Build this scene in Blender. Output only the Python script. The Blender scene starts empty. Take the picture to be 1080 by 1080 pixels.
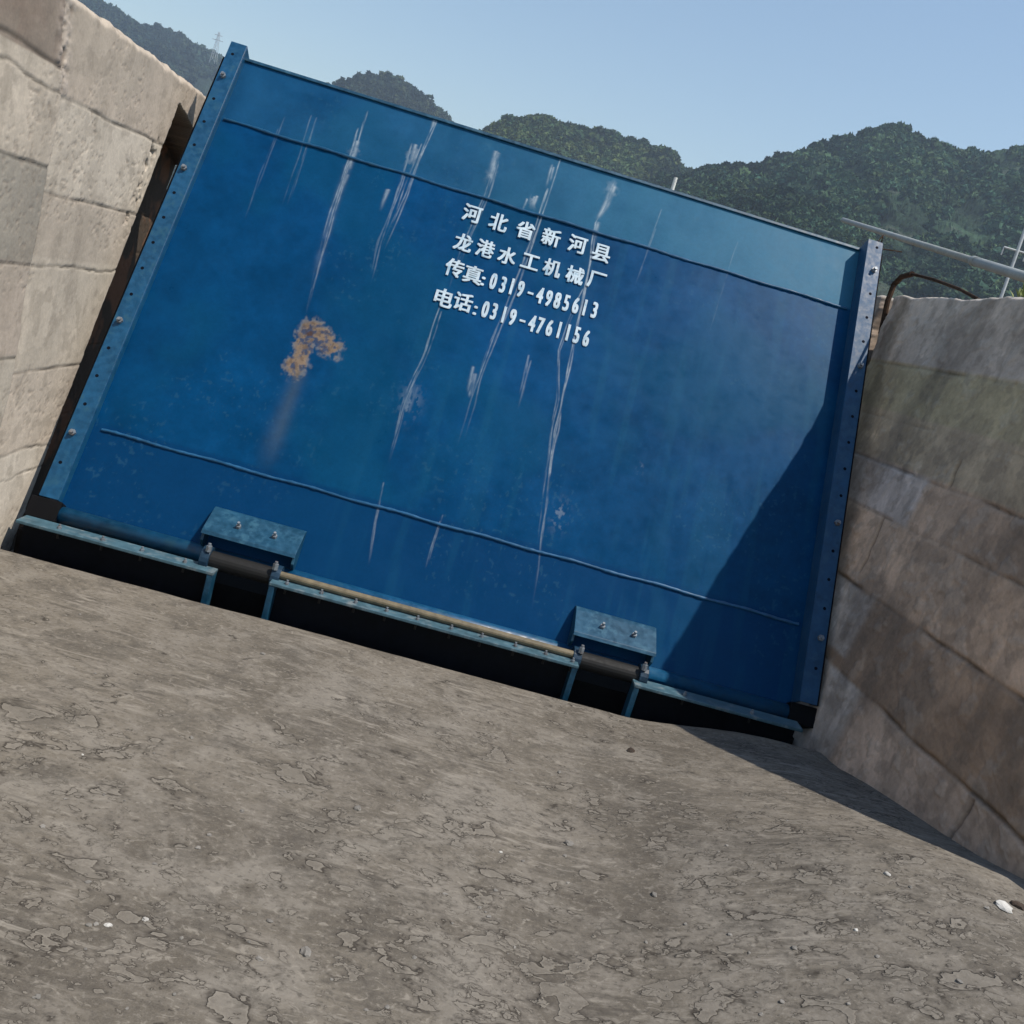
import bpy, bmesh, math, random
import numpy as np
from mathutils import Vector, Matrix
random.seed(7)
sc = bpy.context.scene
COL = sc.collection

# ------------------------------------------------------------------ camera, light
PITCH, ROLL, FPX, HC = .199, .2881, 1000., 1.75
Fw = np.array([0, math.cos(PITCH), -math.sin(PITCH)])
U0 = np.array([0, math.sin(PITCH), math.cos(PITCH)])
R0 = np.array([1., 0, 0])
Rt = math.cos(ROLL)*R0 + math.sin(ROLL)*U0
Up = -math.sin(ROLL)*R0 + math.cos(ROLL)*U0
CAM = np.array([0, 0, HC])
cd = bpy.data.cameras.new('camera'); co = bpy.data.objects.new('camera', cd); COL.objects.link(co)
cd.sensor_width = 36; cd.sensor_fit = 'HORIZONTAL'; cd.lens = 36*FPX/1080
cd.clip_start = .05; cd.clip_end = 6000
M = Matrix.Identity(4)
for i in range(3):
    M[i][0] = Rt[i]; M[i][1] = Up[i]; M[i][2] = -Fw[i]; M[i][3] = CAM[i]
co.matrix_world = M
sc.camera = co

SUN = np.array([.441, -.161, .883]); SUN /= np.linalg.norm(SUN)
elev = math.asin(SUN[2]); azim = math.atan2(SUN[0], SUN[1])
w = bpy.data.worlds.new('World'); sc.world = w; w.use_nodes = True
nt = w.node_tree; bg = nt.nodes['Background']
sky = nt.nodes.new('ShaderNodeTexSky'); sky.sky_type = 'NISHITA'; sky.sun_disc = False
sky.sun_elevation = elev; sky.sun_rotation = azim; sky.air_density = 1.4; sky.dust_density = .4; sky.ozone_density = 1.0
sky.altitude = 100
nt.links.new(sky.outputs[0], bg.inputs[0]); bg.inputs[1].default_value = .115
sd = bpy.data.lights.new('sun', 'SUN'); sd.energy = 4.0; sd.angle = math.radians(.55); sd.color = (1, .93, .83)
so = bpy.data.objects.new('sun', sd); COL.objects.link(so)
so.rotation_euler = Vector(SUN).to_track_quat('Z', 'Y').to_euler()
so.location = (6, -3, 12)
sc.view_settings.view_transform = 'Standard'; sc.view_settings.look = 'None'
sc.view_settings.exposure = 0.32; sc.view_settings.gamma = 1

# ------------------------------------------------------------------ small maths
def ray(x, y): return Fw + (x-540)/FPX*Rt - (y-540)/FPX*Up
def hit(x, y, P, n):
    d = ray(x, y); return CAM + d*(np.dot(P-CAM, n)/np.dot(d, n))
def ss(t):
    t = np.clip(t, 0, 1); return t*t*(3-2*t)
def _h(i, j, s):
    n = (i.astype(np.int64)*374761393 + j.astype(np.int64)*668265263 + s*982451653) & 0x7fffffff
    n = ((n ^ (n >> 13))*1274126177) & 0x7fffffff
    n = n ^ (n >> 16)
    return (n & 0xffff)/65535.
def vn(x, y, s=0):
    xi = np.floor(x); yi = np.floor(y); fx = x-xi; fy = y-yi
    fx = fx*fx*(3-2*fx); fy = fy*fy*(3-2*fy)
    a = _h(xi, yi, s); b = _h(xi+1, yi, s); c = _h(xi, yi+1, s); d = _h(xi+1, yi+1, s)
    return (a*(1-fx)+b*fx)*(1-fy)+(c*(1-fx)+d*fx)*fy
def fbm(x, y, s=0, o=4):
    r = 0*x; k = .5; t = 0
    for i in range(o):
        r = r+k*vn(x*2**i+17.3*i, y*2**i+5.1*i, s+i); t += k; k *= .5
    return r/t
def cell(x, y, s=0):
    xi = np.floor(x); yi = np.floor(y); best = np.full_like(x, 9.); bid = np.zeros_like(x)
    for dx in (-1, 0, 1):
        for dy in (-1, 0, 1):
            i = xi+dx; j = yi+dy
            d = (i+_h(i, j, s)-x)**2+(j+_h(i, j, s+1)-y)**2
            m = d < best; best = np.where(m, d, best); bid = np.where(m, _h(i, j, s+2), bid)
    return np.sqrt(best), bid
def mixc(c, d, t): return c*(1-t[..., None])+np.array(d)*t[..., None]

# ------------------------------------------------------------------ object helpers
def tag(o, label=None, cat=None, group=None, kind=None):
    if label: o['label'] = label
    if cat: o['category'] = cat
    if group: o['group'] = group
    if kind: o['kind'] = kind
    return o
def link(o, parent=None):
    COL.objects.link(o)
    if parent is not None:
        o.parent = parent
        o.matrix_parent_inverse = Matrix.Translation(root_world(parent)).inverted()
    return o
def root_world(o):
    v = Vector(o.location)
    return v
def empty(name, loc, label, cat, group=None):
    o = bpy.data.objects.new(name, None); COL.objects.link(o); o.location = loc; o.empty_display_size = .1
    return tag(o, label, cat, group)
def obj(name, bm, mat, parent=None, smooth=False, bevel=0):
    """one mesh object from a bmesh given in world coordinates"""
    me = bpy.data.meshes.new(name)
    bmesh.ops.recalc_face_normals(bm, faces=bm.faces)
    bm.to_mesh(me); bm.free()
    if smooth:
        for p in me.polygons: p.use_smooth = True
    me.materials.append(mat)
    o = bpy.data.objects.new(name, me); COL.objects.link(o)
    if bevel:
        b = o.modifiers.new('b', 'BEVEL'); b.width = bevel; b.segments = 2; b.limit_method = 'ANGLE'
    if parent is not None:
        r = parent
        while r.parent: r = r.parent
        me.transform(Matrix.Translation(-Vector(r.location)))
        o.parent = parent
    return o
def hexa(bm, c8):
    v = [bm.verts.new(tuple(c)) for c in c8]
    for f in ((0, 1, 2, 3), (7, 6, 5, 4), (0, 4, 5, 1), (1, 5, 6, 2), (2, 6, 7, 3), (3, 7, 4, 0)):
        bm.faces.new([v[i] for i in f])
def fbox(bm, O, A, Bv, Cv, a, b, c):
    P = lambda i, j, k: O+A*a[i]+Bv*b[j]+Cv*c[k]
    hexa(bm, [P(0,0,0), P(1,0,0), P(1,1,0), P(0,1,0), P(0,0,1), P(1,0,1), P(1,1,1), P(0,1,1)])
def tube(bm, p, q, r, n=16, r2=None, caps=True):
    p = np.array(p, float); q = np.array(q, float); d = q-p; d /= np.linalg.norm(d)
    t = np.cross(d, [0, 0, 1.]) if abs(d[2]) < .9 else np.cross(d, [1., 0, 0]); t /= np.linalg.norm(t); s = np.cross(d, t)
    r2 = r if r2 is None else r2
    A = []; Bq = []
    for i in range(n):
        a = 2*math.pi*i/n; k = math.cos(a)*t+math.sin(a)*s
        A.append(bm.verts.new(tuple(p+k*r))); Bq.append(bm.verts.new(tuple(q+k*r2)))
    for i in range(n):
        bm.faces.new((A[i], A[(i+1) % n], Bq[(i+1) % n], Bq[i]))
    if caps: bm.faces.new(A[::-1]); bm.faces.new(Bq)
def poly_tube(bm, pts, r, n=10):
    for a, b in zip(pts[:-1], pts[1:]): tube(bm, a, b, r, n)
def prism(bm, pts, ext):
    ext = np.array(ext); A = [bm.verts.new(tuple(p)) for p in pts]; Bq = [bm.verts.new(tuple(np.array(p)+ext)) for p in pts]
    n = len(pts); bm.faces.new(A); bm.faces.new(Bq[::-1])
    for i in range(n): bm.faces.new((A[i], Bq[i], Bq[(i+1) % n], A[(i+1) % n]))
def grid_mesh(name, P, col=None, mat=None, parent=None, smooth=True, quad_mask=None, rim=None):
    """P: (n,m,3) points, col (n,m,4); rim: vector by which a closed back and sides are added"""
    n, m = P.shape[:2]
    idx = np.arange(n*m).reshape(n, m)
    q = np.stack([idx[:-1, :-1], idx[1:, :-1], idx[1:, 1:], idx[:-1, 1:]], -1).reshape(-1, 4)
    if quad_mask is not None: q = q[quad_mask.reshape(-1)]
    V = P.reshape(-1, 3); Cc = None if col is None else col.reshape(-1, 4)
    if rim is not None:
        loop = np.concatenate([idx[0, :-1], idx[:-1, -1], idx[-1, :0:-1], idx[:0:-1, 0]])
        k = len(loop); base = len(V)
        front = V[loop]; back = rim(front)
        V = np.concatenate([V, front, back])
        i = np.arange(k); j = (i+1) % k
        side = np.stack([base+i, base+j, base+k+j, base+k+i], -1)
        if Cc is not None: Cc = np.concatenate([Cc, Cc[loop], Cc[loop]])
        nb = [list(base+k+i)]
    else:
        side = np.zeros((0, 4), int); nb = []
    faces = np.concatenate([q, side])
    nf = len(faces)
    me = bpy.data.meshes.new(name)
    me.vertices.add(len(V)); me.vertices.foreach_set('co', V.astype(np.float32).ravel())
    nl = nf*4+sum(len(x) for x in nb)
    me.loops.add(nl)
    lv = np.concatenate([faces.ravel()]+[np.array(x) for x in nb])
    me.loops.foreach_set('vertex_index', lv.astype(np.int32))
    me.polygons.add(nf+len(nb))
    ls = list(range(0, nf*4, 4)); tot = [4]*nf; pos = nf*4
    for x in nb: ls.append(pos); tot.append(len(x)); pos += len(x)
    me.polygons.foreach_set('loop_start', np.array(ls, np.int32))
    try: me.polygons.foreach_set('loop_total', np.array(tot, np.int32))
    except Exception: pass
    sm = np.zeros(nf+len(nb), bool); sm[:len(q)] = smooth
    me.polygons.foreach_set('use_smooth', sm)
    me.update(calc_edges=True); me.validate()
    if Cc is not None:
        at = me.color_attributes.new('Col', 'FLOAT_COLOR', 'POINT')
        at.data.foreach_set('color', Cc.astype(np.float32).ravel())
    if mat: me.materials.append(mat)
    o = bpy.data.objects.new(name, me); COL.objects.link(o)
    if parent is not None:
        r = parent
        while r.parent: r = r.parent
        me.transform(Matrix.Translation(-Vector(r.location))); o.parent = parent
    return o

# ------------------------------------------------------------------ materials
def mat(name):
    m = bpy.data.materials.new(name); m.use_nodes = True
    n = m.node_tree; return m, n, n.nodes['Principled BSDF']
def nd(n, t, **k):
    x = n.nodes.new(t)
    for a, b in k.items(): setattr(x, a, b)
    return x
def noise(n, scale, detail=4, rough=.55, vec=None, dist=0):
    x = nd(n, 'ShaderNodeTexNoise'); x.inputs['Scale'].default_value = scale; x.inputs['Detail'].default_value = detail
    x.inputs['Roughness'].default_value = rough; x.inputs['Distortion'].default_value = dist
    if vec is not None: n.links.new(vec, x.inputs['Vector'])
    return x.outputs['Fac']
def mp(n, v, a, b, c=0., d=1., smooth=False):
    x = nd(n, 'ShaderNodeMapRange'); x.clamp = True
    if smooth: x.interpolation_type = 'SMOOTHSTEP'
    n.links.new(v, x.inputs[0])
    for i, k in enumerate((a, b, c, d)): x.inputs[i+1].default_value = k
    return x.outputs[0]
def math_(n, op, a, b=None):
    x = nd(n, 'ShaderNodeMath', operation=op)
    for i, k in enumerate((a, b)):
        if k is None: continue
        if isinstance(k, (int, float)): x.inputs[i].default_value = k
        else: n.links.new(k, x.inputs[i])
    return x.outputs[0]
def mix(n, f, a, b, mode='MIX'):
    x = nd(n, 'ShaderNodeMix'); x.data_type = 'RGBA'; x.blend_type = mode
    if isinstance(f, (int, float)): x.inputs[0].default_value = f
    else: n.links.new(f, x.inputs[0])
    for i, k in ((6, a), (7, b)):
        if isinstance(k, tuple): x.inputs[i].default_value = (*k, 1)
        else: n.links.new(k, x.inputs[i])
    return x.outputs[2]
def bump(n, p, h, strength, dist):
    x = nd(n, 'ShaderNodeBump'); x.inputs['Strength'].default_value = strength; x.inputs['Distance'].default_value = dist
    n.links.new(h, x.inputs['Height'])
    if p is not None: n.links.new(p, x.inputs['Normal'])
    return x.outputs[0]
def objco(n):
    return nd(n, 'ShaderNodeNewGeometry').outputs['Position']

def simple(name, c, rough=.5, metal=0., var=.25, scale=30., bmp=.15, dirt=None, spec=.4):
    m, n, b = mat(name); P = objco(n)
    f = noise(n, scale, 5, .6, P); g = noise(n, scale*.17, 3, .5, P)
    k = math_(n, 'ADD', mp(n, f, .3, .7, 1-var, 1+var*.6), mp(n, g, .3, .7, -var*.4, var*.4))
    hs = nd(n, 'ShaderNodeHueSaturation'); hs.inputs['Color'].default_value = (*c, 1); n.links.new(k, hs.inputs['Value'])
    colr = hs.outputs[0]
    if dirt: colr = mix(n, mp(n, noise(n, scale*.5, 6, .65, P), .52, .68), colr, dirt)
    n.links.new(colr, b.inputs['Base Color'])
    n.links.new(mp(n, f, .3, .7, max(.05, rough-.12), min(1, rough+.12)), b.inputs['Roughness'])
    b.inputs['Metallic'].default_value = metal; b.inputs['Specular IOR Level'].default_value = spec
    n.links.new(bump(n, None, f, bmp, .004), b.inputs['Normal'])
    return m
def attr_mat(name, rough=.8, spec=.3, fine=120., fb=.25, alpha_rough=False, mott=.25, bdist=.004):
    m, n, b = mat(name); P = objco(n)
    a = nd(n, 'ShaderNodeVertexColor'); a.layer_name = 'Col'
    f = noise(n, fine, 6, .62, P); g = noise(n, fine*.2, 4, .6, P)
    k = math_(n, 'ADD', mp(n, f, .25, .75, 1-mott, 1+mott), mp(n, g, .25, .75, -mott*.7, mott*.7))
    hs = nd(n, 'ShaderNodeHueSaturation'); n.links.new(a.outputs[0], hs.inputs['Color']); n.links.new(k, hs.inputs['Value'])
    n.links.new(hs.outputs[0], b.inputs['Base Color'])
    if alpha_rough:
        n.links.new(math_(n, 'ADD', a.outputs['Alpha'], mp(n, g, .3, .7, -.05, .05)), b.inputs['Roughness'])
    else: b.inputs['Roughness'].default_value = rough
    b.inputs['Specular IOR Level'].default_value = spec
    if alpha_rough: b.inputs['Specular Tint'].default_value = (.60, .86, 1, 1)
    nb = bump(n, None, f, fb, bdist)
    n.links.new(bump(n, nb, g, fb*.8, bdist*3), b.inputs['Normal'])
    return m

M_gate = attr_mat('blue_gate_paint', fine=55., fb=.06, alpha_rough=True, mott=.08, spec=.12, bdist=.002)
M_blue = simple('blue_paint', (.0045, .066, .15), .42, var=.3, dirt=(.014, .075, .13))
M_blue_l = simple('worn_blue_paint', (.006, .056, .108), .45, var=.35, dirt=(.025, .095, .15))
M_blue_p = simple('pale_blue_paint', (.012, .062, .140), .50, var=.25, dirt=(.025, .08, .15), spec=.35)
M_bdark = simple('shaded_grease_blue', (.006, .03, .06), .5, var=.4)
M_blue_s = simple('seam_blue', (.011, .082, .185), .4, var=.3)
M_teal = simple('worn_teal_plate', (.060, .125, .160), .45, var=.35, dirt=(.16, .19, .2))
M_dark = simple('shade_black_steel', (.005, .006, .009), .6, var=.4, spec=.08)  # sill webs coloured near-black for the shade under the plates
M_shaft = simple('greasy_shaft_steel', (.006, .006, .006), .7, .0, var=.4)
M_rubber = simple('black_rubber', (.006, .006, .007), .75, var=.3, spec=.08)
M_bar = simple('yellowed_seal_bar', (.16, .13, .08), .55, var=.35)
M_zinc = simple('zinc_bolt', (.24, .27, .30), .5, .4, var=.3, scale=80, dirt=(.13, .075, .045))
M_hole = simple('bolt_hole_dark', (.004, .006, .012), .9, var=.2, spec=.08)
M_white = simple('white_lettering_paint', (.50, .60, .66), .6, var=.25, scale=45, bmp=.02, dirt=(.22, .36, .46))
M_pit = simple('pit_shade_concrete', (.010, .009, .009), .9, var=.4, spec=.08)  # near-black colour stands in for the pit's shade
M_conc = attr_mat('cast_concrete', rough=.9, spec=.2, fine=60., fb=.16, mott=.12, bdist=.005)
M_rust = simple('rusty_iron', (.055, .033, .022), .9, .0, var=.5, spec=.1)
M_pipe = simple('galvanised_pipe', (.30, .32, .31), .65, .0, var=.2)
M_mast = simple('grey_mast_paint', (.45, .47, .48), .6, var=.2)
M_stone = simple('grey_stone', (.2, .185, .165), .95, var=.4)
M_paper = simple('white_scrap', (.50, .48, .44), .85, var=.4, dirt=(.22, .2, .18))
M_leaf = simple('weed_leaf', (.13, .17, .03), .6, var=.4)
M_stick = simple('dark_wood', (.05, .035, .025), .9, var=.4)
M_earth = simple('earth_fill', (.16, .13, .1), .95, var=.4, scale=4)
M_forest = attr_mat('forest_slope', rough=.95, spec=.08, fine=.5, fb=.0, mott=.3)

# ------------------------------------------------------------------ gate frame of reference
YAW, LEAN = .0693, .5078
EX = np.array([math.cos(YAW), math.sin(YAW), 0]); NH = np.array([-math.sin(YAW), math.cos(YAW), 0]); Z = np.array([0, 0, 1.])
UP = math.cos(LEAN)*Z + math.sin(LEAN)*NH
GN = np.cross(EX, UP)
GB = np.array([-.2326, 4.5856, .1579])
def G(a, b, c=0.): return GB+EX*a+UP*b+GN*c
def gp(x, y):
    P = hit(x, y, GB, GN)-GB; return np.dot(P, EX), np.dot(P, UP)

# ------------------------------------------------------------------ walls' frames
def frame(az, P):
    a = math.radians(az); d = np.array([math.sin(a), math.cos(a), 0]); return P, d, np.array([d[1], -d[0], 0])
PL, DL, NL = frame(-5, GB-EX*2.15)           # NL points to the channel (+x)
PR, DR, NR = frame(-8, GB+EX*2.04-NH*.1)     # NR points away from the channel
BATTER = .1
WTOP_L, WTOP_R = 2.49, 2.49

# ------------------------------------------------------------------ floor
def floor_z(x, y):
    q = (4.46-y)/1.35; q = np.where(q < .15, np.maximum(q, 0)**2/.3, q-.075); q = 1-np.maximum(1-q, 0)
    r = .07*ss((x-.75)/.9)*ss((y-3.2)/1.1)+.37*ss((x-.4)/1.45)*q*(1-.6*ss((2.6-y)/2.5))
    return .05+r+.007*(fbm(x*1.1+3, y*1.1, 5, 3)-.5)
def floor_edge(x): return 4.345+.0693*x+.045*ss((x-.8)/.6)
def build_floor():
    xs = np.concatenate([np.linspace(-60, -4, 24)[:-1], np.arange(-4, 4.2, .02), np.linspace(4.2, 60, 24)[1:]])
    t = np.concatenate([np.arange(0, 4.0, .02), np.geomspace(4.0, 70, 30)])
    X, T = np.meshgrid(xs, t, indexing='ij')
    edge = floor_edge(np.clip(X, -4, 4))+.012*(fbm(X*6, X*0, 3, 4)-.5)
    Y = edge-T
    Zz = floor_z(np.clip(X, -6, 6), Y)
    Zz = Zz-.45*ss((np.abs(X)-20)/40)-.45*ss((T-20)/50)
    Zz = Zz-.010*np.exp(-T/.02)
    P = np.stack([X, Y, Zz], -1)
    def rim(f):
        b = f.copy(); b[:, 2] = -.36; return b
    return grid_mesh('channel_floor', P, None, M_floor, rim=rim)
def floor_material():
    m, n, b = mat('trowelled_concrete_floor'); P = objco(n)
    mpn = nd(n, 'ShaderNodeMapping'); n.links.new(P, mpn.inputs[0]); mpn.inputs['Rotation'].default_value = (0, 0, math.radians(-14)); mpn.inputs['Scale'].default_value = (.75, 1.2, 1)
    S = mpn.outputs[0]
    big = noise(n, .9, 5, .55, P); med = noise(n, 5, 6, .62, P, .4); st = noise(n, 6, 6, .65, S, .8); fine = noise(n, 60, 6, .6, P); grit = noise(n, 260, 3, .6, P)
    stf = noise(n, 26, 5, .65, S, 1.2)
    c = mix(n, mp(n, big, .42, .58), (.092, .079, .063), (.165, .145, .118))
    c = mix(n, mp(n, st, .46, .60, 0, .7), c, (.195, .175, .150))
    c = mix(n, mp(n, st, .46, .36, 0, .6), c, (.078, .069, .058))
    c = mix(n, mp(n, noise(n, 2.6, 7, .62, P, .8), .50, .60, 0, .7), c, (.225, .205, .178))
    c = mix(n, mp(n, noise(n, 3.7, 7, .66, P, .5), .54, .64, 0, .6), c, (.072, .063, .053))
    c = mix(n, mp(n, stf, .56, .66, 0, .75), c, (.27, .245, .21))
    c = mix(n, mp(n, stf, .44, .35, 0, .55), c, (.07, .061, .052))
    c = mix(n, mp(n, med, .57, .67, 0, .6), c, (.072, .064, .054))
    c = mix(n, mp(n, fine, .56, .66, 0, .6), c, (.055, .048, .042))
    c = mix(n, mp(n, fine, .44, .34, 0, .4), c, (.26, .235, .205))
    c = mix(n, mp(n, grit, .3, .7, 0, .30), c, (.22, .2, .175))
    m2 = nd(n, 'ShaderNodeMapping'); n.links.new(P, m2.inputs[0]); m2.inputs['Rotation'].default_value = (0, 0, math.radians(-38)); m2.inputs['Scale'].default_value = (.35, 2.2, 1)
    scr = noise(n, 13, 5, .6, m2.outputs[0], 1.0); pat = mp(n, noise(n, 1.9, 3, .5, P), .48, .60)
    c = mix(n, math_(n, 'MULTIPLY', mp(n, scr, .55, .66), math_(n, 'MULTIPLY', pat, .75)), c, (.27, .245, .212))
    c = mix(n, math_(n, 'MULTIPLY', mp(n, scr, .45, .36), math_(n, 'MULTIPLY', pat, .6)), c, (.075, .066, .056))
    # thin raised skins of laitance with a dark outline
    sx_ = nd(n, 'ShaderNodeSeparateXYZ'); n.links.new(P, sx_.inputs[0])
    near_ = math_(n, 'ADD', mp(n, sx_.outputs[0], -1.2, .6, -.05, .07), mp(n, sx_.outputs[1], 3.9, 2.4, -.06, .05))
    reg = mp(n, math_(n, 'ADD', noise(n, 1.3, 3, .5, P), near_), .44, .60, 0, 1, True)
    mv = nd(n, 'ShaderNodeMapping'); n.links.new(P, mv.inputs[0]); mv.inputs['Scale'].default_value = (.8, 1.15, 1); mv.inputs['Location'].default_value = (3.1, 1.7, 0)
    hs = []
    for sc_, lo, det in ((7.5, .610, 4), (14., .612, 4), (30., .625, 4)):
        f = math_(n, 'ADD', noise(n, sc_, det, .5, mv.outputs[0], .3), mp(n, reg, 0, 1, -.09, 0))
        plate = mp(n, f, lo, lo+.008)
        out = math_(n, 'MULTIPLY', mp(n, f, lo-.022, lo-.003), mp(n, f, lo+.012, lo+.001))
        rim = math_(n, 'MULTIPLY', mp(n, f, lo, lo+.006), mp(n, f, lo+.03, lo+.010))
        damp = math_(n, 'MULTIPLY', mp(n, f, lo-.075, lo-.005, 0, 1, True), mp(n, f, lo+.002, lo-.001))
        c = mix(n, math_(n, 'MULTIPLY', damp, .45), c, (.075, .066, .056))
        c = mix(n, math_(n, 'MULTIPLY', plate, .5), c, (.19, .172, .148))
        c = mix(n, math_(n, 'MULTIPLY', rim, .5), c, (.26, .235, .2))
        c = mix(n, math_(n, 'MULTIPLY', math_(n, 'MULTIPLY', out, mp(n, noise(n, 7, 4, .6, P), .36, .52)), .8), c, (.038, .032, .026))
        hs.append(plate)
    c = mix(n, 1., c, (.95, .935, .905), 'MULTIPLY')
    n.links.new(c, b.inputs['Base Color'])
    b.inputs['Roughness'].default_value = .88; b.inputs['Specular IOR Level'].default_value = .25
    nb = bump(n, None, hs[0], .8, .006); nb = bump(n, nb, hs[1], .8, .004)
    nb = bump(n, nb, hs[2], .7, .003); nb = bump(n, nb, st, .12, .012); nb = bump(n, nb, stf, .35, .006); nb = bump(n, nb, fine, .4, .005)
    n.links.new(nb, b.inputs['Normal'])
    return m
M_floor = floor_material()
tag(build_floor(), 'bare grey brown concrete channel floor in front of the gate', 'floor', kind='structure')

# wide ground to the horizon, with the pit before the gate, banks behind the walls
def build_ground():
    xs = np.concatenate([-np.geomspace(4000, 8, 40), np.linspace(-7, 7, 29), np.geomspace(8, 4000, 40)])
    ys = xs+3
    X, Y = np.meshgrid(xs, ys, indexing='ij')
    d = np.hypot(X, Y)
    Zz = -.34+.6*(fbm(X*.02, Y*.02, 9)-.5)*ss((d-30)/60)
    return grid_mesh('ground', np.stack([X, Y, Zz], -1), None, M_earth)
tag(build_ground(), 'wide earth ground reaching to the hills', 'ground', kind='structure')
def build_bank(side):
    P0, D, N = (PL, DL, -NL) if side < 0 else (PR, DR, NR)
    off = .42 if side < 0 else .66
    s = np.concatenate([np.linspace(-6, 3, 60), np.linspace(3.3, 40, 20)]); t = np.concatenate([np.linspace(0, 4, 20), np.linspace(4.5, 30, 18)])
    Sg, Tg = np.meshgrid(s, t, indexing='ij')
    s0 = -4.6 if side < 0 else -1.1
    h = np.clip((Sg-s0)*.95, 0, 2.2)*(1-.0*Tg)
    h = h*(1-ss((Tg-8)/20))-.36+.06*fbm(Sg*2, Tg*2, 4)*(h > 0)
    base = P0+D*Sg[..., None]+N*(Tg+off)[..., None]
    base[..., 2] = h+.02
    o = grid_mesh('embankment', base, None, M_earth)
    return tag(o, 'earth bank behind the %s concrete wall' % ('left' if side < 0 else 'right'), 'bank', kind='structure')
build_bank(-1); build_bank(1)

# ------------------------------------------------------------------ concrete walls
def joint_mask(zc, s, z, wob, seed, wdt=.012):
    l = zc+wob*(fbm(s*3+seed, s*0+seed, seed, 4)-.5)
    return np.exp(-((z-l)/wdt)**2)
def left_wall():
    slope = .456
    # sheared along-wall coordinate so that the slot's slanted edge follows grid lines
    u = np.concatenate([np.linspace(-6, -2.2, 40)[:-1], np.arange(-2.2, 1.75, .0075)])
    z = np.concatenate([np.linspace(-.36, -.1, 6)[:-1], np.arange(-.1, WTOP_L+.001, .0075)])
    Ug, Zg = np.meshgrid(u, z, indexing='ij')
    # sheared only near the slot, straight near the camera
    sh = ss((Ug+1.6)/1.2)
    Sg = Ug+slope*(Zg-1.2)*sh
    e = Sg-slope*(Zg-1.2)         # constant along the gate's slope
    # slot, a recess added to cast the dark strip's shadow: from e0 to e0+.5, below z 2.28
    e0 = .685
    ragged = .012*(fbm(Zg*9, Zg*0, 21, 4)-.5)
    slot = ss((e-e0-ragged)/.012)*(1-ss((Zg-2.33+.03*(fbm(Sg*8, Sg*0, 2)-.5)+.25*(e-e0))/.012))
    end = Sg
    bx = -.235-.13*ss((Zg-2.0)/.45)-.025*ss((.9-Zg)/.5)+.05*(fbm(Zg*5, Zg*0, 31, 5)-.5)   # ragged vertical joint
    near = ss((bx-Sg)/.02)
    depth = np.zeros_like(Sg)
    col = np.zeros(Sg.shape+(3,))
    base = np.array([.47, .425, .365])
    big = fbm(Sg*1.3, Zg*1.3, 41, 5); med = fbm(Sg*7, Zg*7, 42, 5); fi = fbm(Sg*40, Zg*40, 43, 4)
    col[:] = base
    # tints by lift
    def lift(lo, hi, c, m):
        k = ss((Zg-lo)/.02)*(1-ss((Zg-hi)/.02))*m
        for i in range(3): col[..., i] = col[..., i]*(1-k)+c[i]*k
    far = 1-near
    lift(2.17, 3, (.19, .155, .13), near)
    lift(1.78, 2.17, (.45, .405, .345), near)
    lift(1.36, 1.78, (.27, .255, .225), near)
    lift(.935, 1.36, (.38, .335, .29), near)
    lift(.45, .935, (.40, .37, .32), near)
    lift(-.4, .45, (.46, .43, .37), near)
    lift(2.08, 3, (.41, .36, .305), far)
    lift(1.67, 2.08, (.47, .43, .37), far)
    lift(1.38, 1.67, (.42, .375, .32), far)
    lift(.85, 1.38, (.49, .445, .38), far)
    lift(.44, .85, (.47, .42, .36), far)
    lift(-.4, .44, (.53, .49, .43), far)
    col *= (.82+.36*big+.20*(med-.5)+.10*(fi-.5))[..., None]
    grey = ss((fbm(Sg*2.1+7, Zg*2.1, 46, 5)-.50)/.10); col = mixc(col, (.27, .25, .215), grey*.28)
    drip = ss((fbm(Sg*11, Zg*1.1, 47, 4)-.56)/.08); col = mixc(col, (.25, .22, .185), drip*.16)
    blot = ss((fbm(Sg*14, Zg*14, 48, 5)-.60)/.05); col = mixc(col, (.21, .185, .155), blot*.30)
    # joints
    J = np.zeros_like(Sg)
    for zc, wob, wd in ((2.19, .05, .014), (2.11, .12, .010), (1.78, .02, .011), (1.36, .03, .009), (.935, .015, .010), (.45, .06, .009)):
        J = np.maximum(J, joint_mask(zc, Sg, Zg, wob, int(zc*100), wd*.7)*near*(.45+.9*vn(Sg*6, Zg*0, 5)))
    for zc, wob, wd in ((2.085, .03, .010), (1.677, .025, .009), (1.39, .13, .008), (.85, .03, .009), (.44, .09, .008), (.33, .12, .006)):
        J = np.maximum(J, joint_mask(zc, Sg, Zg, wob, int(zc*100)+7, wd*.7)*far*(.35+1.0*vn(Sg*7, Zg*0, 8)))
    vj = np.exp(-((Sg-bx)/.010)**2)*(.4+.8*vn(Zg*9, Zg*0, 12))
    J = np.maximum(J, vj*.8)
    J = np.clip(J, 0, 1)
    depth -= .005*J
    depth += .015*near+.006*(big-.5)+.004*(med-.5)+.0012*(fi-.5)
    # rough mortar along the upper part of the joint and pits beside the slot
    mort = np.exp(-((Sg-bx-.02)/.07)**2)*ss((Zg-2.02)/.15)
    rough = fbm(Sg*28, Zg*28, 55, 4)
    depth += .030*mort*(rough-.35)
    col = mixc(col, (.50, .44, .40), np.clip(mort*(rough*1.6-.55), 0, 1))
    col = mixc(col, (.17, .14, .12), np.clip(mort*(.52-rough)*5, 0, .8))
    pit = np.exp(-((e-e0+.10+.05*(fbm(Zg*6, Zg*0, 66)-.5))/.045)**2)*ss((Zg-1.55)/.15)*(1-ss((Zg-2.05)/.12))
    pr = ss((fbm(Sg*30, Zg*30, 57, 4)-.52)/.1)
    depth -= .02*pit*pr; col = mixc(col, (.15, .125, .105), pit*pr*.85)
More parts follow.
